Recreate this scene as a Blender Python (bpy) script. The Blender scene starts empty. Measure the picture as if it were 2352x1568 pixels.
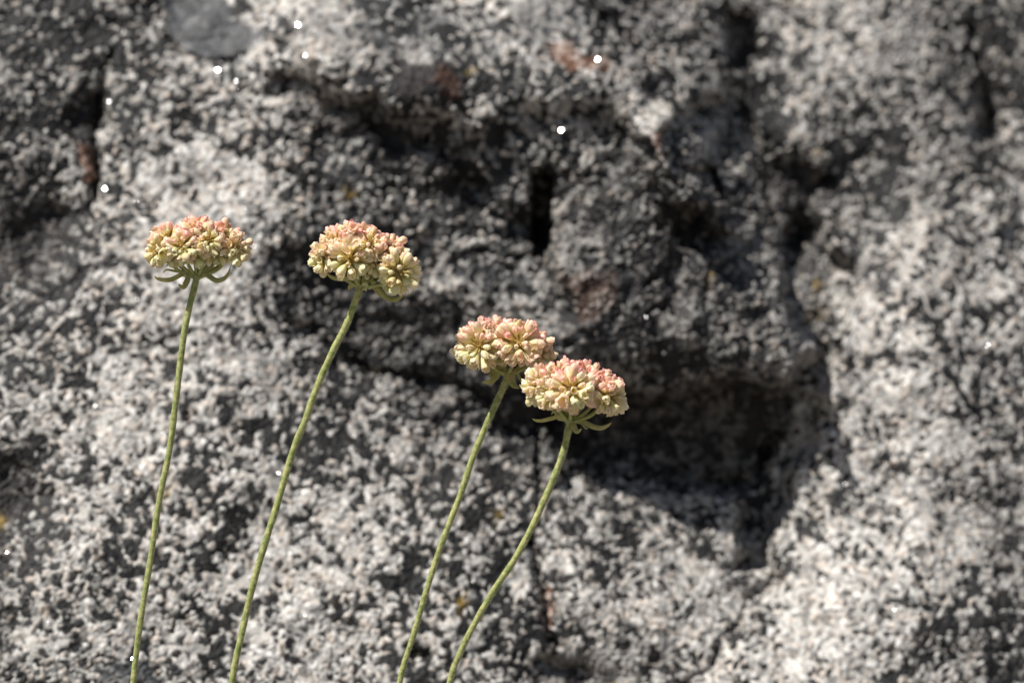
import bpy, bmesh, math, random
import numpy as np
from mathutils import Vector, Matrix, Quaternion

scene = bpy.context.scene
COL = scene.collection
rng = random.Random(11)

# ------------------------------------------------------------------ camera
CAM_Y = -1.30                      # camera stands 1.3 m in front of the flowers
FRAME_W = 0.29                     # width of the view at the flowers (m)
cam_d = bpy.data.cameras.new('camera')
cam = bpy.data.objects.new('camera', cam_d)
COL.objects.link(cam)
cam.location = (0.0, CAM_Y, 0.0)
cam.rotation_euler = (math.radians(90), 0, 0)
cam_d.sensor_width = 22.2
cam_d.lens = 22.2 * 1.30 / FRAME_W
cam_d.clip_start = 0.02
cam_d.clip_end = 500.0
cam_d.dof.use_dof = True
cam_d.dof.focus_distance = 1.30
cam_d.dof.aperture_fstop = 6.3
scene.camera = cam

# ------------------------------------------------------------------ light
SUN = Vector((-0.47, -0.30, 0.83)).normalized()      # towards the sun
world = bpy.data.worlds.new('World')
scene.world = world
world.use_nodes = True
nt = world.node_tree
nt.nodes.clear()
wo = nt.nodes.new('ShaderNodeOutputWorld')
bg = nt.nodes.new('ShaderNodeBackground')
sky = nt.nodes.new('ShaderNodeTexSky')
sky.sky_type = 'NISHITA'
sky.sun_disc = False
sky.sun_elevation = math.asin(SUN.z)
sky.sun_rotation = math.atan2(SUN.x, SUN.y)
bg.inputs['Strength'].default_value = 0.05
nt.links.new(sky.outputs[0], bg.inputs['Color'])
nt.links.new(bg.outputs[0], wo.inputs['Surface'])

sun_d = bpy.data.lights.new('sun', 'SUN')
sun_d.energy = 5.0
sun_d.angle = math.radians(0.53)
sun_d.color = (1.0, 0.98, 0.945)
sun = bpy.data.objects.new('sun', sun_d)
sun.rotation_euler = SUN.to_track_quat('Z', 'Y').to_euler()
sun.location = SUN * 3
COL.objects.link(sun)

scene.view_settings.view_transform = 'Standard'
scene.view_settings.look = 'None'
scene.view_settings.exposure = 0.58
scene.view_settings.gamma = 1.0
scene.view_settings.use_curve_mapping = False
scene.render.engine = 'CYCLES'
scene.cycles.use_denoising = True
scene.cycles.max_bounces = 6
scene.cycles.sample_clamp_indirect = 6.0


# ------------------------------------------------------------------ helpers
def mesh_obj(name, verts, faces, mat, parent=None, smooth=True, attrs=None):
    me = bpy.data.meshes.new(name)
    me.from_pydata([tuple(v) for v in verts], [], faces)
    if smooth:
        me.polygons.foreach_set('use_smooth', [True] * len(me.polygons))
    if attrs:
        for k, vals in attrs.items():
            a = me.attributes.new(k, 'FLOAT', 'POINT')
            a.data.foreach_set('value', vals)
    me.materials.append(mat)
    me.update()
    o = bpy.data.objects.new(name, me)
    COL.objects.link(o)
    if parent is not None:
        o.parent = parent
    return o


def tag(o, label=None, cat=None, group=None, kind=None):
    if label: o['label'] = label
    if cat: o['category'] = cat
    if group: o['group'] = group
    if kind: o['kind'] = kind
    return o


def catmull(points, per=8):
    pts = [Vector(p) for p in points]
    ext = [pts[0] * 2 - pts[1]] + pts + [pts[-1] * 2 - pts[-2]]
    out = []
    for i in range(1, len(ext) - 2):
        p0, p1, p2, p3 = ext[i - 1:i + 3]
        for k in range(per):
            t = k / per
            out.append(0.5 * ((2 * p1) + (p2 - p0) * t + (2 * p0 - 5 * p1 + 4 * p2 - p3) * t * t
                              + (3 * p1 - p0 - 3 * p2 + p3) * t ** 3))
    out.append(pts[-1].copy())
    return out


def tube(path, radii, sides=10, cap=True, wob=0.0, r=None):
    """verts, faces of a tube along path"""
    verts, faces = [], []
    n = len(path)
    ref = Vector((0.0, 1.0, 0.0))
    for i, p in enumerate(path):
        t = (path[min(i + 1, n - 1)] - path[max(i - 1, 0)])
        t = t.normalized() if t.length > 1e-12 else Vector((0, 0, 1))
        a = ref - t * ref.dot(t)
        if a.length < 1e-6:
            a = Vector((1, 0, 0)) - t * t.x
        a.normalize()
        ref = a
        b = t.cross(a)
        for s in range(sides):
            th = 2 * math.pi * s / sides
            rr = radii[i] * (1 + (r.uniform(-wob, wob) if r else 0))
            verts.append(p + (a * math.cos(th) + b * math.sin(th)) * rr)
    for i in range(n - 1):
        for s in range(sides):
            s2 = (s + 1) % sides
            faces.append((i * sides + s, i * sides + s2, (i + 1) * sides + s2, (i + 1) * sides + s))
    if cap:
        faces.append(tuple(range(sides - 1, -1, -1)))
        faces.append(tuple((n - 1) * sides + s for s in range(sides)))
    return verts, faces


# ------------------------------------------------------------------ node helpers
def new_mat(name):
    m = bpy.data.materials.new(name)
    m.use_nodes = True
    m.node_tree.nodes.clear()
    return m, m.node_tree.nodes, m.node_tree.links


def math_node(N, L, op, a, b=None, clamp=False):
    n = N.new('ShaderNodeMath')
    n.operation = op
    n.use_clamp = clamp
    for i, v in enumerate((a, b)):
        if v is None: continue
        if isinstance(v, (int, float)): n.inputs[i].default_value = v
        else: L.new(v, n.inputs[i])
    return n.outputs[0]


def mix_col(N, L, fac, a, b, blend='MIX'):
    n = N.new('ShaderNodeMix')
    n.data_type = 'RGBA'
    n.blend_type = blend
    if isinstance(fac, (int, float)): n.inputs[0].default_value = fac
    else: L.new(fac, n.inputs[0])
    for i, v in ((6, a), (7, b)):
        if isinstance(v, tuple): n.inputs[i].default_value = (*v, 1.0)
        else: L.new(v, n.inputs[i])
    return n.outputs[2]


def ramp(N, L, fac, stops, interp='LINEAR'):
    n = N.new('ShaderNodeValToRGB')
    n.color_ramp.interpolation = interp
    el = n.color_ramp.elements
    while len(el) > 1: el.remove(el[-1])
    el[0].position, el[0].color = stops[0][0], (*stops[0][1], 1)
    for p, c in stops[1:]:
        e = el.new(p)
        e.color = (*c, 1)
    L.new(fac, n.inputs[0])
    return n.outputs[0]


def attr(N, name):
    n = N.new('ShaderNodeAttribute')
    n.attribute_name = name
    return n.outputs['Fac']


def noise(N, L, scale, detail=3, coord='Object', rough=0.55):
    tc = N.new('ShaderNodeTexCoord')
    n = N.new('ShaderNodeTexNoise')
    n.inputs['Scale'].default_value = scale
    n.inputs['Detail'].default_value = detail
    n.inputs['Roughness'].default_value = rough
    L.new(tc.outputs[coord], n.inputs['Vector'])
    return n.outputs['Fac']


# ------------------------------------------------------------------ materials
def granite_material():
    m, N, L = new_mat('granite')
    out = N.new('ShaderNodeOutputMaterial')
    p = N.new('ShaderNodeBsdfPrincipled')
    g = attr(N, 'grain')
    base = ramp(N, L, g, [(0.0, (0.010, 0.010, 0.010)), (0.16, (0.026, 0.025, 0.024)), (0.30, (0.095, 0.090, 0.083)),
                          (0.50, (0.225, 0.216, 0.200)), (0.75, (0.42, 0.402, 0.372)), (1.0, (0.73, 0.705, 0.66))])
    tan = mix_col(N, L, attr(N, 'tan'), base, (0.66, 0.46, 0.31), 'MULTIPLY')
    fine = noise(N, L, 900, 3)
    tan2 = mix_col(N, L, 0.55, tan, ramp(N, L, fine, [(0.3, (0.6, 0.6, 0.6)), (0.7, (1, 1, 1))]), 'MULTIPLY')
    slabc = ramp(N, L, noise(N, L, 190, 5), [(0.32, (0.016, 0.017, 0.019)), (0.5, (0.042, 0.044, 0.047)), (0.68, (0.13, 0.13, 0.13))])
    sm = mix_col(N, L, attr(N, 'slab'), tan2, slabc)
    lich_shade = mix_col(N, L, attr(N, 'lichen_shade'), sm, (0.017, 0.014, 0.013))
    rust = mix_col(N, L, attr(N, 'rust'), lich_shade, (0.24, 0.105, 0.055))
    gold = mix_col(N, L, attr(N, 'gold'), rust, (0.30, 0.19, 0.03))
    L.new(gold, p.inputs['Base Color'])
    p.inputs['Roughness'].default_value = 0.62
    p.inputs['Specular IOR Level'].default_value = 0.22
    b = N.new('ShaderNodeBump')
    b.inputs['Strength'].default_value = 0.35
    b.inputs['Distance'].default_value = 0.0004
    L.new(noise(N, L, 1500, 3), b.inputs['Height'])
    L.new(b.outputs[0], p.inputs['Normal'])
    L.new(p.outputs[0], out.inputs['Surface'])
    return m


def mica_material():
    m, N, L = new_mat('mica')
    out = N.new('ShaderNodeOutputMaterial')
    p = N.new('ShaderNodeBsdfPrincipled')
    p.inputs['Base Color'].default_value = (0.82, 0.80, 0.80, 1)
    p.inputs['Metallic'].default_value = 0.9
    p.inputs['Roughness'].default_value = 0.24
    L.new(p.outputs[0], out.inputs['Surface'])
    return m


def leafy(name, col_a, col_b, scale, trans=0.25, rough=0.6, bump=0.0, bscale=3000):
    m, N, L = new_mat(name)
    out = N.new('ShaderNodeOutputMaterial')
    p = N.new('ShaderNodeBsdfPrincipled')
    t = N.new('ShaderNodeBsdfTranslucent')
    mx = N.new('ShaderNodeMixShader')
    c = ramp(N, L, noise(N, L, scale, 4), [(0.32, col_a), (0.68, col_b)])
    L.new(c, p.inputs['Base Color'])
    L.new(c, t.inputs['Color'])
    p.inputs['Roughness'].default_value = rough
    p.inputs['Specular IOR Level'].default_value = 0.3
    p.inputs['Sheen Weight'].default_value = 0.25
    p.inputs['Sheen Roughness'].default_value = 0.4
    if bump:
        b = N.new('ShaderNodeBump')
        b.inputs['Strength'].default_value = bump
        b.inputs['Distance'].default_value = 0.0002
        L.new(noise(N, L, bscale, 2), b.inputs['Height'])
        L.new(b.outputs[0], p.inputs['Normal'])
    mx.inputs[0].default_value = trans
    L.new(p.outputs[0], mx.inputs[1])
    L.new(t.outputs[0], mx.inputs[2])
    L.new(mx.outputs[0], out.inputs['Surface'])
    return m


def floret_material():
    m, N, L = new_mat('floret_petal')
    out = N.new('ShaderNodeOutputMaterial')
    p = N.new('ShaderNodeBsdfPrincipled')
    t = N.new('ShaderNodeBsdfTranslucent')
    mx = N.new('ShaderNodeMixShader')
    oi = N.new('ShaderNodeObjectInfo')
    sep = N.new('ShaderNodeSeparateColor')
    L.new(oi.outputs['Color'], sep.inputs[0])
    pink, green, bright = sep.outputs[0], sep.outputs[1], sep.outputs[2]
    tip = attr(N, 'tip')
    base = ramp(N, L, tip, [(0.0, (0.82, 0.58, 0.16)), (0.25, (0.88, 0.70, 0.26)), (0.5, (0.94, 0.86, 0.47)),
                            (0.8, (0.95, 0.91, 0.64)), (1.0, (0.95, 0.92, 0.73))])
    base = mix_col(N, L, math_node(N, L, 'MULTIPLY', green, 0.75), base, (0.76, 0.79, 0.38), 'MIX')
    nz = noise(N, L, 2.6, 3, 'Object')
    pk = math_node(N, L, 'MULTIPLY', pink, ramp(N, L, tip, [(0.35, (0, 0, 0)), (0.85, (1, 1, 1))]))
    pk = math_node(N, L, 'MULTIPLY', pk, ramp(N, L, nz, [(0.30, (0.25, 0.25, 0.25)), (0.62, (1, 1, 1))]), True)
    c = mix_col(N, L, pk, base, (0.97, 0.40, 0.40))
    c = mix_col(N, L, math_node(N, L, 'SUBTRACT', 1.0, bright), c, (0.85, 0.65, 0.40), 'MULTIPLY')
    L.new(c, p.inputs['Base Color'])
    L.new(c, t.inputs['Color'])
    p.inputs['Roughness'].default_value = 0.42
    p.inputs['Specular IOR Level'].default_value = 0.4
    mx.inputs[0].default_value = 0.45
    L.new(p.outputs[0], mx.inputs[1])
    L.new(t.outputs[0], mx.inputs[2])
    L.new(mx.outputs[0], out.inputs['Surface'])
    return m


def soil_material():
    m, N, L = new_mat('gritty_soil')
    out = N.new('ShaderNodeOutputMaterial')
    p = N.new('ShaderNodeBsdfPrincipled')
    c = ramp(N, L, noise(N, L, 120, 8), [(0.3, (0.10, 0.085, 0.07)), (0.55, (0.24, 0.21, 0.18)), (0.75, (0.40, 0.37, 0.33))])
    L.new(c, p.inputs['Base Color'])
    p.inputs['Roughness'].default_value = 0.9
    b = N.new('ShaderNodeBump')
    b.inputs['Strength'].default_value = 0.8
    b.inputs['Distance'].default_value = 0.004
    L.new(noise(N, L, 220, 6), b.inputs['Height'])
    L.new(b.outputs[0], p.inputs['Normal'])
    L.new(p.outputs[0], out.inputs['Surface'])
    return m


M_GRANITE = granite_material()
M_MICA = mica_material()
M_STEM = leafy('stem_green', (0.15, 0.195, 0.04), (0.43, 0.42, 0.165), 700, 0.06, 0.7, 1.0, 1800)
M_HAIR = leafy('stem_hair', (0.55, 0.52, 0.38), (0.62, 0.58, 0.45), 300, 0.4, 0.6)
M_RAY = leafy('ray_green', (0.30, 0.34, 0.10), (0.46, 0.46, 0.18), 500, 0.2, 0.6)
M_BRACT = leafy('bract_green', (0.34, 0.34, 0.10), (0.58, 0.52, 0.22), 330, 0.30, 0.6, 0.4, 2500)
M_CUP = leafy('involucre', (0.48, 0.50, 0.20), (0.68, 0.63, 0.34), 420, 0.3, 0.6)
M_STAMEN = leafy('stamen_gold', (0.62, 0.38, 0.06), (0.78, 0.58, 0.20), 900, 0.25, 0.4)
M_FLORET = floret_material()
M_SOIL = soil_material()

# ------------------------------------------------------------------ boulder
f32 = np.float32
nprng = np.random.default_rng(5)


def vnoise(x, y, seed):
    """smooth 2-D value noise in 0..1"""
    r = np.random.default_rng(seed)
    T = r.random((256, 256)).astype(f32)
    xi = np.floor(x).astype(np.int32); yi = np.floor(y).astype(np.int32)
    fx = (x - xi).astype(f32); fy = (y - yi).astype(f32)
    fx = fx * fx * (3 - 2 * fx); fy = fy * fy * (3 - 2 * fy)
    x0 = xi & 255; x1 = (xi + 1) & 255; y0 = yi & 255; y1 = (yi + 1) & 255
    return (T[x0, y0] * (1 - fx) + T[x1, y0] * fx) * (1 - fy) + (T[x0, y1] * (1 - fx) + T[x1, y1] * fx) * fy


def fbm(x, y, seed, octv=4, gain=0.5):
    s = np.zeros_like(x); a = 1.0; tot = 0
    for o in range(octv):
        c, sn = math.cos(0.6 * o), math.sin(0.6 * o)
        s += a * vnoise((x * c - y * sn) * 2 ** o + 17 * o, (x * sn + y * c) * 2 ** o + 31 * o, seed + o)
        tot += a; a *= gain
    return s / tot


def smooth(a, b, x):
    t = np.clip((x - a) / (b - a), 0, 1)
    return t * t * (3 - 2 * t)


def polyline_dist(u, v, pts):
    d = np.full(u.shape, 1e9, f32)
    for (ax, ay), (bx, by) in zip(pts[:-1], pts[1:]):
        ex, ey = bx - ax, by - ay
        t = np.clip(((u - ax) * ex + (v - ay) * ey) / (ex * ex + ey * ey), 0, 1)
        d = np.minimum(d, np.hypot(u - ax - t * ex, v - ay - t * ey))
    return d


def poly_sdf(u, v, pts):
    """signed distance, negative inside"""
    d = polyline_dist(u, v, pts + [pts[0]])
    inside = np.zeros(u.shape, bool)
    n = len(pts)
    for i in range(n):
        ax, ay = pts[i]; bx, by = pts[(i + 1) % n]
        if ay == by: continue
        inside ^= ((ay > v) != (by > v)) & (u < (bx - ax) * (v - ay) / (by - ay) + ax)
    return np.where(inside, -d, d)


def axis(core0, core1, step, lo, hi, n):
    core = np.arange(core0, core1, step)
    t = np.linspace(0, 1, n + 1)[1:]
    left = core0 - (core0 - lo) * t ** 1.7
    right = core[-1] + (hi - core[-1]) * t ** 1.7
    return np.concatenate([left[::-1], core, right])


KR = 0.000139          # metres of rock per unit of the 2352 x 1568 rock map
GX = axis(-0.182, 0.182, 0.00036, -0.62, 0.62, 70)
GZ = axis(-0.126, 0.126, 0.00036, -0.26, 0.50, 60)
X, Z = np.meshgrid(GX, GZ, indexing='ij')
X = X.astype(f32); Z = Z.astype(f32)
U = X / KR + 1176
V = 784 - Z / KR

# broad relief of the face, in cm towards the camera, on a 196-unit lattice
TAB = np.array([
    [0.3, 0.3, -.2, 0.8, 1.6, 1.9, 1.9, 1.5, -.2, -1.0, -.6, -.4, -.8],
    [0.2, 0.0, 0.5, 1.1, 1.9, 2.1, 2.1, 2.1, 0.9, -1.2, -.8, -.5, -1.1],
    [0.2, -.1, 0.6, 0.9, 1.2, 1.2, 1.6, 2.1, 2.0, -.6, -1.2, -.6, -1.0],
    [-.3, 0.1, 0.7, 0.8, 0.6, 0.6, 1.0, 1.9, 1.9, 0.5, -.9, 0.1, -.3],
    [0.1, 0.4, 0.7, 0.7, 0.3, 0.3, 0.9, 1.8, 1.9, 1.5, 0.1, 0.5, 0.1],
    [0.2, 0.6, 0.7, 0.7, 0.5, 0.3, -.4, -1.2, -1.2, -.3, .2, 0.6, 0.0],
    [-.2, 0.5, 0.7, 0.8, 0.9, 0.9, 0.4, -.2, -1.0, -1.2, .2, 0.6, 0.1],
    [0.1, 0.5, 0.7, 0.9, 1.0, 1.0, 0.7, 0.6, 0.1, -.6, .5, 0.8, 0.8],
    [0.2, 0.4, 0.3, 0.9, 1.0, 1.0, 0.4, -.2, -.1, 0.3, .5, 0.7, 0.7]], dtype=np.float64)


def cr_weights(p, n):
    p = np.clip(p, 0, n - 1 - 1e-6)
    i = np.floor(p).astype(int); t = p - i
    W = np.zeros((len(p), n))
    w = [-.5 * t + t * t - .5 * t ** 3, 1 - 2.5 * t * t + 1.5 * t ** 3, .5 * t + 2 * t * t - 1.5 * t ** 3, -.5 * t * t + .5 * t ** 3]
    for k in range(4):
        np.add.at(W, (np.arange(len(p)), np.clip(i + k - 1, 0, n - 1)), w[k])
    return W


Wu = cr_weights((GX / KR + 1176) / 196.0, 13)
Wv = cr_weights((784 - GZ / KR) / 196.0, 9)
H = (Wu @ TAB.T @ Wv.T).astype(f32) * 0.01

# warped map coordinates for irregular edges
WU = U + (fbm(U / 90, V / 90, 3, 4) - .5) * 90
WV = V + (fbm(U / 90 + 40, V / 90 + 9, 4, 4) - .5) * 90


def mask(pts, soft):
    return 1 - smooth(-soft, soft, poly_sdf(WU, WV, pts))


def crack(pts, width):
    d = polyline_dist(WU, WV, pts)
    return np.exp(-(d / width) ** 2)


# overhanging shoulder in the middle, its lip throws the big shadow below and to the right
H += 0.010 * mask([(1180, 560), (1360, 540), (1500, 250), (1580, 260), (1640, 480), (1760, 600), (1850, 800), (1800, 905),
                   (1600, 880), (1420, 900), (1270, 930), (1210, 800), (1330, 700)], 26)
H += 0.006 * mask([(1440, 230), (1540, 240), (1570, 330), (1640, 500), (1600, 560), (1500, 400)], 16)
# hump across the top
H += 0.007 * mask([(620, 60), (700, -60), (1350, -60), (1400, 60), (1500, 150), (1470, 240), (1280, 250), (1080, 300), (900, 250), (700, 170)], 40)
# hollow below the hump
H -= 0.0045 * mask([(640, 190), (860, 240), (1060, 300), (1110, 420), (1080, 480), (900, 420), (720, 330)], 40)
H -= 0.005 * mask([(640, 600), (820, 580), (900, 680), (1180, 790), (1250, 880), (1210, 1010), (1000, 990), (830, 880), (690, 740)], 45)
# slot
slot = 1 - smooth(-9, 9, poly_sdf(U + (WU - U) * .25, V + (WV - V) * .25, [(1220, 388), (1262, 392), (1260, 560), (1250, 598), (1230, 590), (1216, 500)]))
H -= 0.026 * slot
H -= 0.008 * mask([(1140, 500), (1240, 480), (1250, 600), (1180, 590)], 20)
# gully to the right of the ridge
H -= 0.010 * mask([(1580, 250), (1680, 180), (1800, 330), (1930, 380), (1900, 470), (1840, 640), (1760, 560), (1680, 470), (1640, 400)], 30)
H -= 0.008 * mask([(1690, -20), (1760, -20), (1780, 120), (1700, 140)], 22)
H -= 0.016 * mask([(1592, 400), (1645, 395), (1655, 455), (1610, 460)], 12)
H -= 0.012 * mask([(1500, 450), (1560, 470), (1640, 540), (1610, 580), (1540, 560)], 14)
H -= 0.005 * mask([(1515, 600), (1550, 600), (1560, 720), (1525, 720)], 22)
H += 0.009 * mask([(1430, 220), (1475, 235), (1530, 290), (1560, 345), (1545, 390), (1490, 330), (1440, 280)], 12)
H += 0.007 * mask([(1500, 400), (1560, 400), (1640, 480), (1760, 500), (1740, 540), (1600, 520)], 12)
# undercut floor
H -= 0.012 * mask([(1250, 900), (1420, 900), (1600, 900), (1820, 900), (1800, 1060), (1690, 1130), (1560, 1120), (1400, 1110), (1300, 1060), (1235, 990)], 34)
H += 0.006 * mask([(1245, 1010), (1330, 1000), (1360, 1060), (1260, 1090)], 20)
# raised lit plate on the right
H += 0.006 * mask([(1960, 620), (2100, 520), (2360, 440), (2400, 900), (2400, 1750), (1450, 1750), (1570, 1540), (1750, 1390), (1800, 1180),
                   (1900, 950), (1930, 760)], 30)
H += 0.006 * mask([(1780, 760), (1830, 860), (1830, 910), (1790, 860)], 12)
H -= 0.013 * mask([(1860, 470), (1960, 600), (1925, 780), (1890, 950), (1800, 1160), (1750, 1310), (1690, 1300), (1700, 1150), (1790, 980), (1835, 800), (1800, 640)], 22)
# small dark holes and pits
for (cu, cv, ru, rv, dp) in [(1690, 1110, 45, 34, .010), (150, 480, 70, 45, .007), (100, 560, 90, 50, .006), (60, 1110, 100, 60, .005),
                             (200, 250, 30, 60, .006), (225, 380, 16, 90, .006), (980, 1470, 26, 16, .005), (1010, 195, 55, 40, -.002),
                             (2320, 250, 40, 60, .008), (1270, 1520, 60, 30, .007), (1100, 420, 40, 60, .006), (800, 620, 40, 40, .004),
                             (1890, 340, 40, 30, -.004), (1850, 275, 50, 40, -.003), (1300, 650, 40, 60, -.003)]:
    q = ((WU - cu) / ru) ** 2 + ((WV - cv) / rv) ** 2
    H -= dp * np.exp(-q)
for pts, w, dp in [([(1245, 1010), (1232, 1130), (1236, 1250), (1250, 1340), (1262, 1460)], 8, .006),
                   ([(236, 130), (225, 260), (222, 430)], 9, .006),
                   ([(340, 60), (400, 100), (470, 120), (560, 110)], 7, .002),
                   ([(640, 190), (760, 230), (900, 310), (1060, 370), (1120, 480)], 14, .004),
                   ([(1360, 10), (1440, 90), (1520, 170), (1580, 260)], 12, .005),
                   ([(690, 760), (780, 810), (900, 860), (1060, 900), (1190, 980)], 15, .006),
                   ([(1480, 640), (1520, 760), (1500, 860)], 16, .003),
                   ([(2270, 20), (2330, 200), (2352, 300)], 10, .006),
                   ([(1560, 1545), (1720, 1420), (1760, 1330)], 12, .004)]:
    H -= dp * crack(pts, w)

# general roughness
roughm = 1.0 - 0.72 * mask([(660, 20), (780, -30), (1300, -30), (1430, 60), (1350, 110), (1050, 120), (880, 190), (740, 120)], 50) \
    - 0.3 * mask([(340, -20), (560, -20), (575, 90), (480, 120), (380, 90)], 20)
nose = mask([(1430, 220), (1475, 235), (1530, 290), (1565, 345), (1550, 400), (1490, 340), (1440, 280)], 14)
roughm = np.clip(roughm - .6 * nose, .2, 1)
mid = mask([(640, 150), (1100, 230), (1500, 250), (1900, 350), (1930, 650), (1850, 950), (1700, 1150), (1280, 1080), (1000, 980), (760, 850), (640, 560)], 80)
H += (fbm(U / 260, V / 260, 12, 3) - .5) * 0.010
H += (fbm(U / 75, V / 75, 22, 4) - .5) * (0.0030 + 0.0045 * mid) * roughm
H += (np.abs(fbm(U / 45 + 5, V / 45, 32, 3) - .5) * 2 - .3) * -0.0020 * roughm * (0.3 + mid)

# mean face: leans back at the top, right side farther away, rounded off outside the view
Y = 0.088 + 0.40 * (Z + 0.110) + 0.20 * (X + 0.164) - H
Y += 1.4 * np.clip(np.abs(X) - 0.22, 0, None) ** 2 + 2.2 * np.clip(Z - 0.16, 0, None) ** 2

# ---- crystal grains: 3-D Voronoi cells on the face
gyx, gyz = np.gradient(Y, GX, GZ)
nl = np.sqrt(1 + gyx ** 2 + gyz ** 2)
NX, NY, NZ = gyx / nl, -1 / nl, gyz / nl          # towards the camera (-y)


def cells(px, py, pz, seed):
    """nearest and second nearest jittered-lattice point: F1, F2, id hashes"""
    ix = np.floor(px).astype(np.int64); iy = np.floor(py).astype(np.int64); iz = np.floor(pz).astype(np.int64)
    f1 = np.full(px.shape, 9.0, f32); f2 = np.full(px.shape, 9.0, f32)
    best = np.zeros(px.shape, np.uint32)
    for dx in (-1, 0, 1):
        for dy in (-1, 0, 1):
            for dz in (-1, 0, 1):
                jx, jy, jz = ix + dx, iy + dy, iz + dz
                h = ((jx * 73856093) ^ (jy * 19349663) ^ (jz * 83492791) ^ (seed * 2654435)).astype(np.uint32)
                h ^= h >> np.uint32(15); h *= np.uint32(2246822519); h ^= h >> np.uint32(13); h *= np.uint32(3266489917); h ^= h >> np.uint32(16)
                ox = (h & np.uint32(1023)).astype(f32) / 1023; oy = ((h >> np.uint32(10)) & np.uint32(1023)).astype(f32) / 1023
                oz = ((h >> np.uint32(20)) & np.uint32(1023)).astype(f32) / 1023
                d = np.sqrt((jx + ox - px) ** 2 + (jy + oy - py) ** 2 + (jz + oz - pz) ** 2).astype(f32)
                lt = d < f1
                f2 = np.where(lt, f1, np.minimum(f2, d))
                best = np.where(lt, h, best)
                f1 = np.where(lt, d, f1)
    h = best.copy()
    h ^= h >> np.uint32(16); h *= np.uint32(2246822519); h ^= h >> np.uint32(13); h *= np.uint32(3266489917); h ^= h >> np.uint32(16)
    return f1, f2, (h & np.uint32(0xFFFF)).astype(f32) / 65535, (h >> np.uint32(16)).astype(f32) / 65535


wx = (fbm(U / 22, V / 22, 50, 2) - .5) * 0.0022
wz = (fbm(U / 22 + 70, V / 22, 51, 2) - .5) * 0.0022
GS = 0.0021
f1, f2, ida, idb = cells((X + wx) / GS, Y / GS, (Z + wz) / GS, 7)
f1b, f2b, idc, idd = cells((X + wz) / 0.0014, Y / 0.0014, (Z + wx) / 0.0014, 19)
clus = fbm(U / 60, V / 60, 61, 4)                     # clusters of dark minerals
clus2 = fbm(U / 240, V / 240, 66, 3)

pale = mask([(330, 180), (600, 120), (660, 330), (640, 560), (560, 800), (380, 760), (340, 480)], 90)
pale = np.maximum(pale, mask([(1960, 640), (2200, 620), (2180, 1000), (2000, 1380), (1780, 1500), (1850, 1150)], 90))
# darker parts of the face with more dark grains (0..1) on the same lattice as the relief
DARK_TAB = np.array([
    [.8, .7, .6, .2, .1, .2, .3, .5, .6, .6, .5, .7, .9],
    [.7, .6, .3, .1, .5, .5, .5, .5, .6, .6, .5, .7, .9],
    [.6, .5, .1, .1, .6, .7, .6, .5, .6, .8, .7, .7, .8],
    [1., .7, .1, .2, .8, .7, .8, .7, .8, .8, .6, .4, .3],
    [.8, .2, .1, .2, .7, .7, .8, .7, .8, .8, .2, .1, .3],
    [.5, .2, .1, .2, .3, .7, .8, .8, .8, .6, .1, .1, .4],
    [.9, .3, .1, .1, .1, .2, .5, .6, .6, .4, .0, .2, .5],
    [.9, .3, .2, .1, .1, .1, .2, .2, .2, .3, .0, .3, .6],
    [.9, .5, .4, .1, .1, .1, .4, .5, .3, .1, .2, .5, .7]])
darken = np.clip((Wu @ DARK_TAB.T @ Wv.T).astype(f32), 0, 1)
darken = np.clip((darken - .35 * nose) * (0.55 + 0.9 * fbm(U / 70, V / 70, 83, 4)), 0, 1)
dark_p = np.clip(0.20 + 1.2 * (clus - .5) + 0.9 * (clus2 - .5) + 0.36 * darken - .10 * pale, 0.02, 0.85)
g1, g2, ide, idf = cells((X + 2 * wx) / 0.0042, Y / 0.0042, (Z + 2 * wz) / 0.0042, 43)      # scattered large dark crystals
big = (ide < np.clip(0.07 + 0.5 * (clus - .5) + 0.06 * darken, 0.0, .4)) & (g1 < 0.30 + .25 * idf)
dk = (ida < dark_p) | big
light = np.where(idc < 0.22 + 0.15 * darken, 0.40 + 0.16 * idd, 0.66 + 0.36 * idd)      # grey quartz, white feldspar
fine_dk = idc > 1 - np.clip(0.07 + 0.5 * (clus - .5) + .10 * darken, .01, .4)
light = np.where(fine_dk, 0.14 + .12 * idd, light)
grain = np.where(dk, 0.02 + 0.15 * idb, light)
grain = grain * (1 - 0.20 * darken)
tan = np.where(idb > 0.62, 0.55 * idd, 0.14 * idc)

amp = np.where(np.gradient(X, axis=0) > 0.0012, 0.0, 1.0) * np.where(np.gradient(Z, axis=1) > 0.0012, 0.0, 1.0)
bumpg = (np.clip(f2 - f1, 0, .5) * 2 - .4) * 0.0007 + (grain - .45) * 0.0008 + (np.clip(f2b - f1b, 0, .5) - .2) * 0.0005
bumpg = bumpg * (0.35 + 0.65 * roughm) * amp * (0.48 + 1.05 * np.clip(mid + .5 * darken, 0, 1))
PX = X + NX * bumpg; PY = Y + NY * bumpg; PZ = Z + NZ * bumpg

# ---- weathering, lichen and painted-in shade, patches with outlines of their own
speck = fbm(U / 16, V / 16, 71, 3)


def patch(pts, soft, keep=0.5, hard=0.16):
    m_ = mask(pts, soft)
    return np.clip(smooth(keep - hard, keep + hard, m_ * 0.75 + speck * 0.5 - .12), 0, 1) * m_


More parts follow.
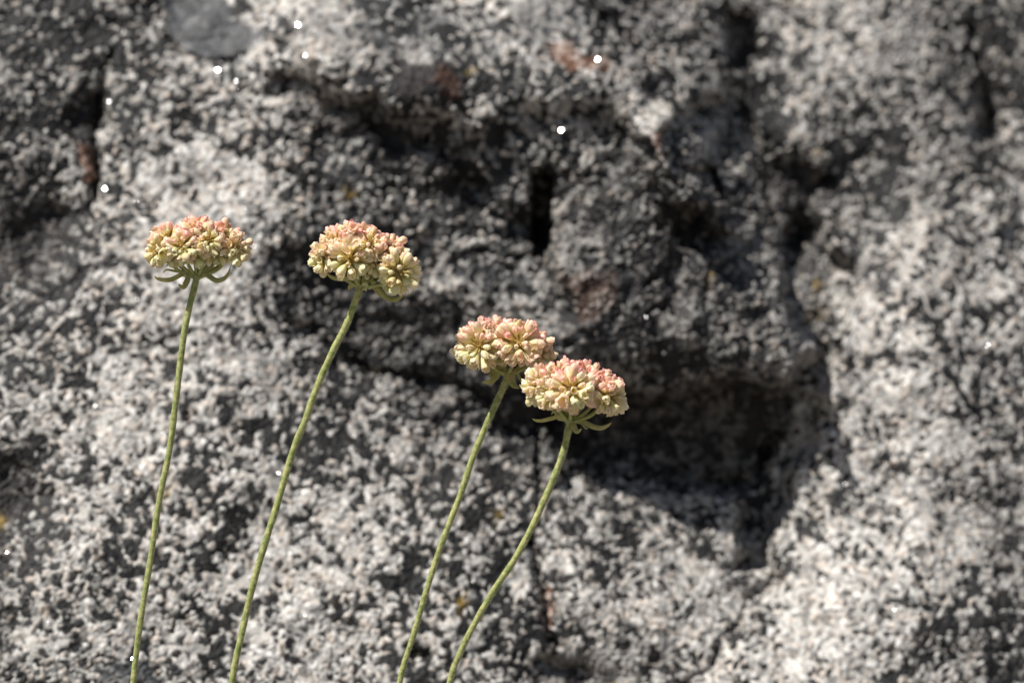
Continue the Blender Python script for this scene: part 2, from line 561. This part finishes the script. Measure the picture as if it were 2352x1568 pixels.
lichen_shade = np.zeros_like(U)  # dark tint: lichen stains, plus shade painted into some hollows
for pts, soft, s in [
    ([(900, 165), (960, 140), (1040, 150), (1075, 200), (1050, 250), (960, 245), (905, 205)], 14, 1.0),
    ([(640, 180), (820, 210), (960, 250), (1090, 330), (1100, 470), (1000, 440), (860, 350), (700, 300)], 45, .55),  # shadow below the top hump, deepened in the rock colour
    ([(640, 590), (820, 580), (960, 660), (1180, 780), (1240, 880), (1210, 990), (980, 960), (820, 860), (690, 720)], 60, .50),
    ([(-20, 430), (170, 440), (190, 560), (110, 640), (-20, 640)], 40, .70),
    ([(-20, 1030), (110, 1030), (150, 1110), (60, 1210), (-20, 1200)], 30, .75),
    ([(-20, 1300), (60, 1330), (110, 1470), (60, 1560), (-20, 1560)], 50, .35),
    ([(1230, 860), (1500, 850), (1850, 860), (1840, 1000), (1700, 1130), (1300, 1080), (1220, 960)], 60, .62),  # cast shadow of the undercut pocket, darkened by colour
    ([(1700, 330), (1900, 330), (1940, 420), (1880, 640), (1760, 560)], 40, .5),
    ([(1728, 331), (1893, 335), (1880, 414), (1740, 420)], 20, .8),
    ([(1195, 480), (1255, 470), (1255, 600), (1190, 590)], 20, .6),  # shade beside the slot, painted into the colour
    ([(1690, -20), (1760, -20), (1790, 110), (1700, 150)], 24, .7),
    ([(1210, 1470), (1290, 1450), (1400, 1500), (1420, 1580), (1190, 1580)], 26, .55),
    ([(150, 200), (240, 150), (236, 290), (170, 330)], 26, .55),
    ([(2240, -20), (2370, -20), (2370, 320), (2310, 260)], 40, .45),
    ([(2180, 1060), (2370, 1100), (2370, 1400), (2260, 1380)], 80, .30),
    ([(1250, 380), (1560, 330), (1700, 560), (1830, 800), (1700, 860), (1300, 840), (1200, 600)], 90, .40),
]:
    lichen_shade = np.maximum(lichen_shade, s * patch(pts, soft))
# grains still show through the thinner patches
lichen_shade = np.clip(lichen_shade, 0, 1)
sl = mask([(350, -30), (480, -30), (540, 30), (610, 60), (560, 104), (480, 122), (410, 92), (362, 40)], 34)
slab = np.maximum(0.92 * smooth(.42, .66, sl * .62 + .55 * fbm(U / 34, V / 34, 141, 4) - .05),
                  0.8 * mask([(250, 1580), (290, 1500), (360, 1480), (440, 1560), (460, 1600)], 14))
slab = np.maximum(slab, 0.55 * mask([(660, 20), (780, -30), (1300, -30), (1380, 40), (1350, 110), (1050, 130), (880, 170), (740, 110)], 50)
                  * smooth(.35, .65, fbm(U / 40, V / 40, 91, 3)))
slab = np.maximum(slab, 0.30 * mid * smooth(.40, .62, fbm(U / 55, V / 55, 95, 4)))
rust = np.zeros_like(U)
for pts, soft, s in [([(1250, 100), (1320, 85), (1400, 120), (1420, 165), (1340, 150), (1270, 140)], 26, .45),
                     ([(185, 330), (222, 330), (222, 400), (195, 400)], 10, .6),
                     ([(1250, 1330), (1275, 1330), (1275, 1420), (1255, 1420)], 12, .4),
                     ([(1060, 180), (1010, 150), (980, 190), (1050, 240)], 14, .16),
                     ([(1260, 630), (1400, 620), (1440, 700), (1340, 730)], 30, .14),
                     ([(1490, 300), (1530, 300), (1540, 360), (1500, 360)], 14, .3)]:
    rust = np.maximum(rust, s * patch(pts, soft, .58))
gold = np.zeros_like(U)
for cu, cv, r_ in [(815, 440, 16), (1895, 690, 18), (1880, 640, 14), (52, 1190, 16), (410, 1110, 14), (1400, 1565, 16),
                   (1155, 1180, 14), (1040, 1370, 12), (1880, 320, 12), (1620, 640, 10), (1085, 175, 10), (10, 1550, 22), (1245, 410, 9)]:
    gold = np.maximum(gold, 0.7 * np.exp(-(((WU - cu) / r_) ** 2 + ((WV - cv) / r_) ** 2)) * smooth(.35, .6, speck))

ni, nj = X.shape
co = np.stack([PX, PY, PZ], -1).reshape(-1, 3).astype(f32)
idx = np.arange(ni * nj).reshape(ni, nj)
quads = np.stack([idx[:-1, :-1], idx[1:, :-1], idx[1:, 1:], idx[:-1, 1:]], -1).reshape(-1, 4)
# rim folded back and closed, so that the boulder is a solid
rim = np.concatenate([idx[:, 0], idx[-1, 1:], idx[-2::-1, -1], idx[0, -2:0:-1]])
nr = len(rim)
back = co[rim].copy()
back[:, 1] = 1.15
back[:, 0] *= 0.92
back[:, 2] = np.where(back[:, 2] > 0, back[:, 2] * 0.9, back[:, 2])
bi = np.arange(nr) + ni * nj
rq = np.stack([rim, np.roll(rim, -1), np.roll(bi, -1), bi], -1)[:, ::-1]
co = np.concatenate([co, back])
quads = np.concatenate([quads, rq])
me = bpy.data.meshes.new('boulder')
nv, nq = len(co), len(quads)
me.vertices.add(nv)
me.vertices.foreach_set('co', co.ravel())
nloops = nq * 4 + nr
me.loops.add(nloops)
me.loops.foreach_set('vertex_index', np.concatenate([quads.ravel(), bi[::-1]]).astype(np.int32))
me.polygons.add(nq + 1)
me.polygons.foreach_set('loop_start', np.append(np.arange(nq) * 4, nq * 4).astype(np.int32))
me.polygons.foreach_set('use_smooth', np.ones(nq + 1, bool))
for nm, arr in (('grain', grain), ('tan', tan), ('slab', slab), ('lichen_shade', lichen_shade), ('rust', rust), ('gold', gold)):
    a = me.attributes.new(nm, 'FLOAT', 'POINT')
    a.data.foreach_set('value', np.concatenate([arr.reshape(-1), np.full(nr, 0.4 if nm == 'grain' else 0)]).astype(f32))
me.materials.append(M_GRANITE)
me.update(calc_edges=True)
boulder = bpy.data.objects.new('granite_boulder', me)
COL.objects.link(boulder)
tag(boulder, 'rough grey granite boulder speckled black and white, rising behind the flowers', 'boulder')

# ---- mica flakes that catch the sun
fl_v, fl_f = [], []
cam_p = Vector(cam.location)


def rock_at(u, v):
    x = (u - 1176) * KR; z = (784 - v) * KR
    i = int(np.argmin(np.abs(GX - x))); j = int(np.argmin(np.abs(GZ - z)))
    return Vector((float(PX[i, j]), float(PY[i, j]), float(PZ[i, j])))


bright = [(682, 55, 1.2), (496, 158, 1.0), (247, 438, 1.15), (237, 154, .7), (249, 234, .7), (1373, 135, 1.15), (1291, 296, 1.2),
          (540, 185, .6), (262, 1548, 1.0), (345, 1478, .7), (768, 966, .8), (1417, 1060, .5), (1608, 1107, .9), (1938, 1110, .6),
          (1690, 1062, .6), (2295, 620, .5), (2250, 1030, .6), (1240, 970, .5), (245, 930, .7), (398, 990, .6), (820, 1000, .6),
          (120, 930, .5), (655, 1080, .6), (905, 1040, .5), (970, 1060, .5), (2040, 1390, .5), (1660, 1190, .5), (1310, 1140, .4),
          (590, 570, .5), (480, 325, .4), (420, 720, .5), (330, 690, .4), (1480, 730, .4), (1700, 470, .3), (2290, 1250, .4),
          (1090, 1320, .5), (720, 1390, .5), (160, 1400, .5), (60, 1250, .4), (700, 130, .4)]
fr = random.Random(3)
for k in range(70):
    bright.append((fr.uniform(20, 2330), fr.uniform(20, 1550), fr.uniform(.10, .30)))
for (u, v, s) in bright:
    p = rock_at(u, v)
    hv = ((cam_p - p).normalized() + SUN).normalized()
    jit = 0.03 if s > .95 else .13
    hv = (hv + Vector((fr.uniform(-jit, jit), fr.uniform(-jit, jit), fr.uniform(-jit, jit)))).normalized()
    p = p + Vector((0, -0.0006, 0.0002))
    t1 = hv.orthogonal().normalized(); t2 = hv.cross(t1)
    r_ = 0.00030 * s
    b0 = len(fl_v)
    for k in range(6):
        th = k * math.pi / 3
        q = (t1 * math.cos(th) + t2 * math.sin(th)) * r_ * fr.uniform(.75, 1.15)
        fl_v.append(p + q)
    for k in range(6):
        fl_v.append(fl_v[b0 + k] - hv * 0.0016)
    fl_f.append(tuple(range(b0, b0 + 6)))
    for k in range(6):
        fl_f.append((b0 + k, b0 + 6 + k, b0 + 6 + (k + 1) % 6, b0 + (k + 1) % 6))
tag(mesh_obj('mica_flake', fl_v, fl_f, M_MICA, boulder, smooth=False), 'glinting mica flakes on the rock face', kind='stuff')

# ------------------------------------------------------------------ ground
GROUND_Z = -0.205
gv, gf = [], []
gx_ = [-60, -20, -6, -2] + list(np.linspace(-1, 1, 61)) + [2, 6, 20, 60]
gy_ = [-60, -20, -6, -2.5] + list(np.linspace(-1.5, 1.2, 81)) + [2.5, 6, 20, 60]
for x in gx_:
    for y in gy_:
        near = 1.0 if abs(x) < 1.1 and -1.6 < y < 1.3 else 0.0
        gv.append((x, y, GROUND_Z + near * rng.uniform(-.006, .003)))
ny_ = len(gy_)
for i in range(len(gx_) - 1):
    for j in range(ny_ - 1):
        gf.append((i * ny_ + j, (i + 1) * ny_ + j, (i + 1) * ny_ + j + 1, i * ny_ + j + 1))
tag(mesh_obj('ground', gv, gf, M_SOIL), 'gritty pale soil below the flowers', kind='structure')

# ------------------------------------------------------------------ florets
KF = FRAME_W / 3888.0          # metres per photo unit at the flowers


def P(px, py, y=0.0):
    """a place in the flowers' plane, given on a 3888 x 2592 sheet; y is the real depth"""
    s = (y - CAM_Y) / -CAM_Y
    return Vector(((px - 1944) * KF * s, y, (1296 - py) * KF * s))


def floret_mesh(name, seed, style):
    """funnel of six hooded petals on a slender stalk, one unit long along +Z"""
    r = random.Random(seed)
    verts, faces, tip = [], [], []
    # stalk
    rings = [(0.0, .030), (.18, .034), (.32, .055), (.44, .085)]
    for zz, rr in rings:
        for k in range(6):
            th = k * math.pi / 3
            verts.append(Vector((math.cos(th) * rr, math.sin(th) * rr, zz)))
            tip.append(zz * 0.45)
    for i in range(len(rings) - 1):
        for k in range(6):
            k2 = (k + 1) % 6
            faces.append((i * 6 + k, i * 6 + k2, (i + 1) * 6 + k2, (i + 1) * 6 + k))
    prof = {'closed': ([.07, .14, .20, .22, .15, .03], [.36, .50, .66, .83, .96, 1.0]),
            'hood': ([.07, .15, .22, .255, .21, .09], [.36, .50, .65, .82, .96, .99]),
            'open': ([.07, .16, .26, .35, .42, .41], [.36, .49, .62, .75, .86, .95]),
            'spent': ([.07, .13, .20, .27, .33, .30], [.34, .46, .60, .74, .88, .99])}[style]
    wid = [.05, .11, .165, .20, .17, .075]
    for t in range(6):
        outer = t % 2 == 0
        th0 = t * math.pi / 3 + r.uniform(-.12, .12)
        sc = r.uniform(.86, 1.12) * (1.0 if outer else 1.05)
        bend = r.uniform(-.05, .07)
        tw = r.uniform(-.18, .18)
        b0 = len(verts)
        for i in range(6):
            s = i / 5
            rad = (prof[0][i] + bend * s * s) * (1.06 if outer else .93)
            if style == 'hood' and outer and i >= 4: rad = prof[0][3] * (1.08 if i == 4 else 1.12) + bend
            zz = prof[1][i] * (1 + (sc - 1) * s)
            w = wid[i] * sc
            er = Vector((math.cos(th0 + tw * s), math.sin(th0 + tw * s), 0))
            et = Vector((-er.y, er.x, 0))
            for c in range(5):
                cc = (c - 2) / 2.0
                cup = -(cc * cc) * w * 0.62                     # edges curl back towards the axis
                fr_ = r.uniform(-.026, .026) if i > 2 else 0
                notch = -0.05 * (1 - abs(cc)) if (i == 5 and style != 'closed') else 0
                verts.append(er * (rad + cup + fr_) + et * (cc * w) + Vector((0, 0, zz + notch - abs(cc) * 0.03 * s + fr_)))
                tip.append(.25 + .75 * s)
        for i in range(5):
            for c in range(4):
                a = b0 + i * 5 + c
                faces.append((a, a + 1, a + 6, a + 5))
    me = bpy.data.meshes.new(name)
    me.from_pydata([tuple(v) for v in verts], [], faces)
    me.polygons.foreach_set('use_smooth', [True] * len(me.polygons))
    a = me.attributes.new('tip', 'FLOAT', 'POINT')
    a.data.foreach_set('value', tip)
    me.materials.append(M_FLORET)
    me.update()
    return me


FLORETS = {st: [floret_mesh('floret', 100 * i + k, st) for k in range(5)]
           for i, st in enumerate(('closed', 'hood', 'open', 'spent'))}


def cup_mesh(seed):
    """toothed green involucre cup, opening along +Z, unit height"""
    r = random.Random(seed)
    verts, faces = [], []
    rings = [(0.0, .10), (.25, .26), (.6, .36), (.9, .42)]
    n = 12
    for i, (zz, rr) in enumerate(rings):
        for k in range(n):
            th = 2 * math.pi * k / n
            tooth = (.22 if k % 2 == 0 else -.05) * (i == 3)
            verts.append((math.cos(th) * rr * r.uniform(.94, 1.06), math.sin(th) * rr * r.uniform(.94, 1.06), zz + tooth))
    for i in range(3):
        for k in range(n):
            k2 = (k + 1) % n
            faces.append((i * n + k, i * n + k2, (i + 1) * n + k2, (i + 1) * n + k))
    faces.append(tuple(range(n - 1, -1, -1)))
    return verts, faces


def stamen_geo(r, n, length):
    """thin golden threads tipped with anthers"""
    V_, F_ = [], []
    for k in range(n):
        th = r.uniform(0, 2 * math.pi); ph = r.uniform(.05, .75)
        d = Vector((math.sin(ph) * math.cos(th), math.sin(ph) * math.sin(th), math.cos(ph)))
        ln = length * r.uniform(.6, 1.05)
        path = [Vector((0, 0, 0)), d * ln * .5 + Vector((0, 0, ln * .05)), d * ln, d * (ln * 1.10), d * (ln * 1.2)]
        v_, f_ = tube(path, [length * .028, length * .024, length * .020, length * .06, length * .02], 4)
        o = len(V_)
        V_ += v_
        F_ += [tuple(i + o for i in f) for f in f_]
    return V_, F_


# ------------------------------------------------------------------ stems, heads
STEMS = {
    'a': [(400 + x / .985, 1000 + y / .985) for x, y in
          [(343, 45), (335, 80), (300, 230), (276, 410), (265, 500), (241, 690), (201, 890), (165, 1130), (132, 1330), (105, 1560)]],
    'b': [(400 + x / .985, 1000 + y / .985) for x, y in
          [(955, 80), (945, 110), (903, 225), (850, 330), (792, 460), (746, 590), (702, 700), (643, 900), (596, 1050), (547, 1220), (511, 1380), (474, 1560)]],
    'c': [(1400 + x / 1.315, 1400 + y / 1.315) for x, y in
          [(695, 15), (682, 70), (640, 162), (592, 270), (520, 440), (461, 620), (391, 800), (341, 940), (281, 1130), (226, 1320), (155, 1560)]],
    'd': [(1400 + x / 1.315, 1400 + y / 1.315) for x, y in
          [(1006, 255), (998, 300), (970, 420), (926, 540), (870, 670), (800, 820), (722, 960), (641, 1080), (562, 1210), (492, 1340), (442, 1450), (405, 1560)]],
}


def z1(x, y): return (500 + x / 4.481, 780 + y / 4.481)
def z2(x, y): return (1120 + x / 4.127, 790 + y / 4.127)
def z3(x, y): return (1700 + x / 4.9, 1180 + y / 4.9)
def z4(x, y): return (1940 + x / 4.479, 1330 + y / 4.479)


# umbellets: place (zoom units), depth (mm, minus = towards the camera), facing, radius (photo units), florets, pinkness, greenness
HEADS = {
    'a': dict(z=z1, y=0.002, w=(12.6, 11.4), umb=[
        ((440, 760), -3, (-.75, -.75, .05), 58, 17, .30, .12),
        ((610, 560), -1, (-.35, -.70, .55), 60, 18, .62, .05),
        ((560, 480), 5, (-.4, .2, .9), 52, 13, .70, .0),
        ((860, 690), -5, (-.10, -.90, .25), 60, 18, .42, .10),
        ((1110, 440), -1, (.0, -.45, .85), 66, 18, .72, .02),
        ((1100, 380), 5, (.05, .35, .9), 58, 13, .78, .0),
        ((1300, 590), -5, (.1, -.85, .45), 58, 17, .45, .05),
        ((1600, 500), 0, (.35, -.45, .80), 60, 17, .60, .02),
        ((1790, 720), -2, (.75, -.60, .30), 62, 17, .30, .05),
        ((1740, 740), 6, (.8, .3, .30), 54, 11, .40, .05),
        ((1060, 830), -4, (.0, -.85, -.30), 46, 9, .15, .5),
        ((700, 850), -3, (-.35, -.80, -.35), 50, 10, .15, .4),
        ((1420, 800), -2, (.30, -.80, -.35), 50, 10, .20, .35)],
        bracts=[([(1000, 1130), (860, 1180), (680, 1270), (520, 1275), (420, 1240), (385, 1185)], 17, -2),
                ([(1180, 1120), (1320, 1190), (1440, 1260), (1560, 1235), (1640, 1150), (1680, 1035)], 19, -2),
                ([(1000, 1190), (950, 1300), (895, 1385), (830, 1370), (800, 1330)], 20, -4),
                ([(960, 1130), (780, 1130), (600, 1100), (530, 1150)], 10, 4),
                ([(1150, 1110), (1330, 1080), (1470, 1040), (1440, 1120)], 12, 4),
                ([(1020, 1200), (940, 1215), (860, 1205)], 9, -3)]),
    'b': dict(z=z2, y=0.0, w=(13.2, 12.6), umb=[
        ((640, 520), -3, (-.45, -.65, .60), 66, 19, .50, .05),
        ((440, 760), -3, (-.80, -.60, .05), 62, 17, .28, .15),
        ((800, 440), 0, (-.15, -.40, .90), 66, 18, .70, .0),
        ((1020, 430), 3, (.10, .0, .98), 66, 17, .80, .0),
        ((700, 480), 7, (-.3, .5, .8), 56, 12, .70, .0),
        ((860, 790), -8, (.0, -.97, .10), 76, 19, .32, .20),
        ((1190, 540), -4, (.15, -.70, .70), 62, 17, .62, .03),
        ((1480, 620), -2, (.45, -.55, .70), 66, 18, .62, .03),
        ((1590, 700), 4, (.70, .1, .60), 60, 13, .55, .03),
        ((1640, 1010), -6, (.35, -.92, -.12), 78, 21, .22, .30),
        ((1230, 820), -4, (.1, -.95, .05), 52, 13, .30, .25),
        ((1120, 1110), 1, (-.15, -.55, -.80), 46, 9, .0, .60),
        ((1560, 1130), 0, (.4, -.2, -.85), 50, 10, .0, .65)],
        bracts=[([(1010, 1170), (880, 1110), (760, 1120), (620, 1110), (530, 1060), (490, 1000)], 17, -3),
                ([(1230, 1170), (1330, 1260), (1420, 1370), (1540, 1420), (1640, 1400), (1690, 1380)], 22, -3),
                ([(1200, 1200), (1270, 1290), (1350, 1370), (1420, 1390)], 10, 2),
                ([(960, 1190), (880, 1240), (840, 1290)], 20, 2)]),
    'c': dict(z=z3, y=0.006, w=(13.0, 11.0), umb=[
        ((590, 660), -7, (-.15, -.92, .35), 84, 21, .38, .12),
        ((1310, 590), -8, (.08, -.90, .45), 88, 22, .58, .05),
        ((340, 700), -2, (-.85, -.45, .15), 58, 14, .22, .15),
        ((540, 420), 0, (-.40, -.30, .85), 64, 16, .62, .03),
        ((940, 420), 1, (-.05, -.25, .95), 70, 17, .80, .0),
        ((1330, 400), 2, (.15, .0, .98), 66, 16, .80, .0),
        ((1640, 540), 1, (.55, -.25, .75), 66, 16, .72, .0),
        ((1760, 780), 0, (.85, -.40, .15), 60, 14, .35, .08),
        ((960, 780), -3, (.0, -.90, .0), 52, 11, .25, .25),
        ((1000, 450), 8, (.0, .6, .75), 60, 12, .7, .0)],
        bracts=[([(1010, 1100), (930, 1110), (850, 1180), (745, 1215)], 24, -3),
                ([(1000, 1120), (920, 1210), (800, 1330), (640, 1330)], 27, -4),
                ([(1190, 1130), (1200, 1250), (1240, 1370), (1330, 1440)], 30, -3),
                ([(1260, 1090), (1320, 1180), (1370, 1290), (1390, 1320)], 11, 1),
                ([(900, 1080), (760, 1010), (720, 1080), (690, 1170)], 16, 0)]),
    'd': dict(z=z4, y=-0.007, w=(13.4, 11.6), umb=[
        ((1030, 640), -9, (.0, -.86, .50), 86, 24, .55, .05),
        ((470, 560), -2, (-.70, -.55, .45), 66, 17, .45, .08),
        ((400, 640), 1, (-.90, -.30, .05), 56, 13, .20, .12),
        ((780, 400), 1, (-.25, -.25, .92), 70, 17, .85, .0),
        ((1110, 370), 3, (.05, .0, .98), 66, 16, .85, .0),
        ((1360, 440), 1, (.30, -.30, .88), 66, 17, .80, .0),
        ((1560, 560), 0, (.55, -.35, .75), 62, 15, .72, .0),
        ((1700, 800), -3, (.75, -.62, .15), 66, 17, .32, .12),
        ((1720, 700), 4, (.85, .1, .45), 52, 11, .4, .05),
        ((660, 730), -6, (-.35, -.90, .05), 56, 14, .32, .22),
        ((1010, 820), -3, (.0, -.90, -.35), 46, 9, .10, .45)],
        bracts=[([(940, 1150), (820, 1130), (680, 1170), (540, 1200), (430, 1200), (370, 1165)], 15, -2),
                ([(1120, 1190), (1270, 1220), (1400, 1280), (1530, 1305), (1640, 1270), (1710, 1225)], 19, -2),
                ([(1050, 1200), (1090, 1300), (1130, 1370), (1200, 1330)], 22, -4),
                ([(900, 1180), (800, 1150), (740, 1050), (690, 1090)], 16, 3),
                ([(1160, 1200), (1230, 1260), (1280, 1320), (1310, 1300)], 9, -3),
                ([(980, 1010), (760, 920), (560, 1000)], 9, 5),
                ([(900, 960), (640, 860), (440, 940)], 10, 6)]),
}

LABELS = {
    'a': 'pink and cream buckwheat flower with a bract curling up on each side of its head',
    'b': 'pale domed buckwheat flower with a cream lobe drooping beside its stem',
    'c': 'buckwheat flower whose head is partly hidden by the rosier head overlapping it',
    'd': 'rosy buckwheat flower on a bent stem, overlapping the head beside it, bracts spread flat',
}


def bract_geo(path, width):
    """slim leaf along path: cupped, thick in the middle, tapering to its tip"""
    n = len(path)
    verts, faces = [], []
    for i, p in enumerate(path):
        s = i / (n - 1)
        t = (path[min(i + 1, n - 1)] - path[max(i - 1, 0)]).normalized()
        side = t.cross(Vector((0, 1, 0)))
        side = (side * 0.8 + Vector((0, 1, 0)) * 0.75)
        side = (side - t * side.dot(t)).normalized()
        nor = side.cross(t).normalized()
        w = width * (0.55 + 0.6 * math.sin(math.pi * min(1, s * 0.95 + .05)) ** 0.8) * (1 - s ** 6 * .75)
        th = width * 0.20 * (1 - s * .6)
        for cc, dn in ((-1, .35), (-.5, .08), (0, -.02), (.5, .08), (1, .35)):
            verts.append(p + side * (cc * w) + nor * (dn * w + th * (1 - abs(cc))))
        for cc, dn in ((1, .35), (.5, .08), (0, -.02), (-.5, .08), (-1, .35)):
            verts.append(p + side * (cc * w * .98) + nor * (dn * w - th * (1 - abs(cc) * .8)))
    for i in range(n - 1):
        for c in range(10):
            c2 = (c + 1) % 10
            faces.append((i * 10 + c, i * 10 + c2, (i + 1) * 10 + c2, (i + 1) * 10 + c))
    faces.append(tuple(range(9, -1, -1)))
    faces.append(tuple((n - 1) * 10 + c for c in range(10)))
    return verts, faces


def build_flower(key):
    hd = HEADS[key]
    r = random.Random(hash_key[key])
    y0 = hd['y']
    pts = [P(px, py, y0) for px, py in STEMS[key]]
    # carry the stem on to the ground
    d = (pts[-1] - pts[-3]).normalized()
    d = (d + Vector((0, 0, -0.35))).normalized()
    k = 0
    while pts[-1].z > GROUND_Z - 0.006 and k < 12:
        d = (d + Vector((0.02, 0.01, -0.1))).normalized()
        pts.append(pts[-1] + d * 0.03)
        k += 1
    base = pts[-1].copy()
    base.z = GROUND_Z
    root = bpy.data.objects.new('buckwheat_flower', None)
    root.empty_display_size = 0.01
    root.location = base
    COL.objects.link(root)
    tag(root, LABELS[key], 'flower', 'buckwheat flowers in front of the boulder')

    def loc(v): return v - base

    # ---- stem
    path = catmull(pts, 8)
    n = len(path)
    w0, w1 = hd['w']
    rad = []
    for i in range(n):
        s = min(1.0, i / (n * 0.7))
        rr = (w0 * (1 - s) + w1 * s) * KF * (1 + 0.05 * math.sin(i * .9) + r.uniform(-.02, .02))
        if i < 5: rr *= 1.45 - 0.09 * i
        rad.append(rr)
    v_, f_ = tube([loc(p) for p in path], rad, 14, wob=.015, r=r)
    stem = mesh_obj('stem', v_, f_, M_STEM, root)
    # fuzz on the stem
    hv_, hf_ = [], []
    for k in range(5600):
        i = r.randrange(1, int(n * .8))
        tt = r.random()
        c = path[i].lerp(path[i + 1], tt)
        t = (path[i + 1] - path[i]).normalized()
        a = Vector((r.gauss(0, 1), r.gauss(0, 1), r.gauss(0, 1)))
        a = (a - t * a.dot(t)).normalized()
        b = t.cross(a)
        ln = r.uniform(.00030, .00080)
        p0 = c + a * rad[i] * .97
        p1 = p0 + (a * .75 + t * r.uniform(-.6, .8) + b * r.uniform(-.5, .5)).normalized() * ln
        wv = (b * .6 + t * .3) * 0.000036
        o = len(hv_)
        hv_ += [loc(p0 - wv), loc(p0 + wv), loc(p1)]
        hf_.append((o, o + 1, o + 2))
    tag(mesh_obj('stem_hair', hv_, hf_, M_HAIR, stem, smooth=False), kind='stuff')

    top = path[1]
    # ---- bracts
    for bp, bw, dep in hd['bracts']:
        pp = []
        m_ = len(bp)
        for i, (zx, zy) in enumerate(bp):
            px, py = hd['z'](zx, zy)
            pp.append(P(px, py, y0 + dep * .001 * (i / (m_ - 1)) ** .7))
        pp = [path[2].lerp(pp[0], .25)] + pp
        v_, f_ = bract_geo([loc(p) for p in catmull(pp, 5)], bw * KF * 0.62)
        mesh_obj('bract', v_, f_, M_BRACT, root)

    # ---- umbellets with their rays
    for (zx, zy), dep, face, R, nfl, pink, green in hd['umb']:
        px, py = hd['z'](zx, zy)
        c = P(px, py, y0 + dep * .001)
        d = Vector(face).normalized()
        Rm = R * KF
        # ray from the stem top to the cup
        cup_h = 0.0027
        foot = c - d * (cup_h * 0.85 + Rm * .10)
        out = foot - top
        ctrl = top + out * .5 + Vector((out.x * .18, out.y * .18, -abs(out.x) * .14))
        rp = catmull([top + Vector((0, 0, -.0006)), ctrl, foot + d * .0004], 5)
        v_, f_ = tube([loc(p) for p in rp], [.00056 - .00018 * i / (len(rp) - 1) for i in range(len(rp))], 7)
        mesh_obj('ray', v_, f_, M_RAY, root)
        # cup
        q = d.to_track_quat('Z', 'Y')
        cv, cf = cup_mesh(r.randrange(10 ** 6))
        v_ = [q @ (Vector(v) * cup_h * Vector((1, 1, 1)).x) for v in cv]
        umb = mesh_obj('umbellet', v_, cf, M_CUP, root)
        umb.location = loc(foot)
        cc = d * (cup_h * .80)              # where the florets leave the cup, in the umbellet's frame
        # florets spread over a dome, golden-angle spaced
        ph0 = r.uniform(0, 6.28)
        nfl = int(nfl * 1.5)
        p_lo = 34 if d.y < -.6 else 14
        for k in range(nfl):
            s = (k + .5) / nfl
            pol = math.radians(p_lo + (114 - p_lo) * s ** 0.75) + r.uniform(-.16, .16)
            az = ph0 + k * 2.39996 + r.uniform(-.25, .25)
            ld = Vector((math.sin(pol) * math.cos(az), math.sin(pol) * math.sin(az), math.cos(pol)))
            wd = (q @ ld)
            wd = (wd + Vector((0, 0, -.10 * s))).normalized()
            st = r.choices(('closed', 'hood', 'open', 'spent'), (.24, .50, .10, .16))[0]
            if s < .2 and nfl > 16:
                ln = Rm * r.uniform(.55, .80)
            else:
                ln = Rm * r.uniform(.88, 1.14)
            fo = bpy.data.objects.new('floret', r.choice(FLORETS[st]))
            fo.parent = umb
            fo.location = cc + wd * 0.0003
            fo.rotation_mode = 'QUATERNION'
            fo.rotation_quaternion = wd.to_track_quat('Z', 'Y') @ Quaternion((0, 0, 1), r.uniform(0, 6.28))
            wdt = r.uniform(.78, 1.04) * (62.0 / R) ** .5
            fo.scale = (ln * wdt, ln * wdt, ln)
            up = max(0.0, wd.z)
            pk = min(1.0, max(0.0, pink * (0.70 + 1.35 * up) * r.uniform(.45, 1.5)))
            if r.random() < .10: pk *= .15
            gr = min(1.0, max(0.0, green + (.30 if wd.z < -.25 else 0) + r.uniform(-.12, .14)))
            fo.color = (pk, gr, r.choices((1.0, .9, .55), (.70, .22, .08))[0], 1)
            COL.objects.link(fo)
        sv, sf = stamen_geo(r, 16, Rm * .62)
        st_o = mesh_obj('stamen_tuft', [q @ v for v in sv], sf, M_STAMEN, umb)
        st_o.location = cc
        st_o['kind'] = 'stuff'


hash_key = {'a': 101, 'b': 202, 'c': 303, 'd': 404}
for key in ('a', 'b', 'c', 'd'):
    build_flower(key)
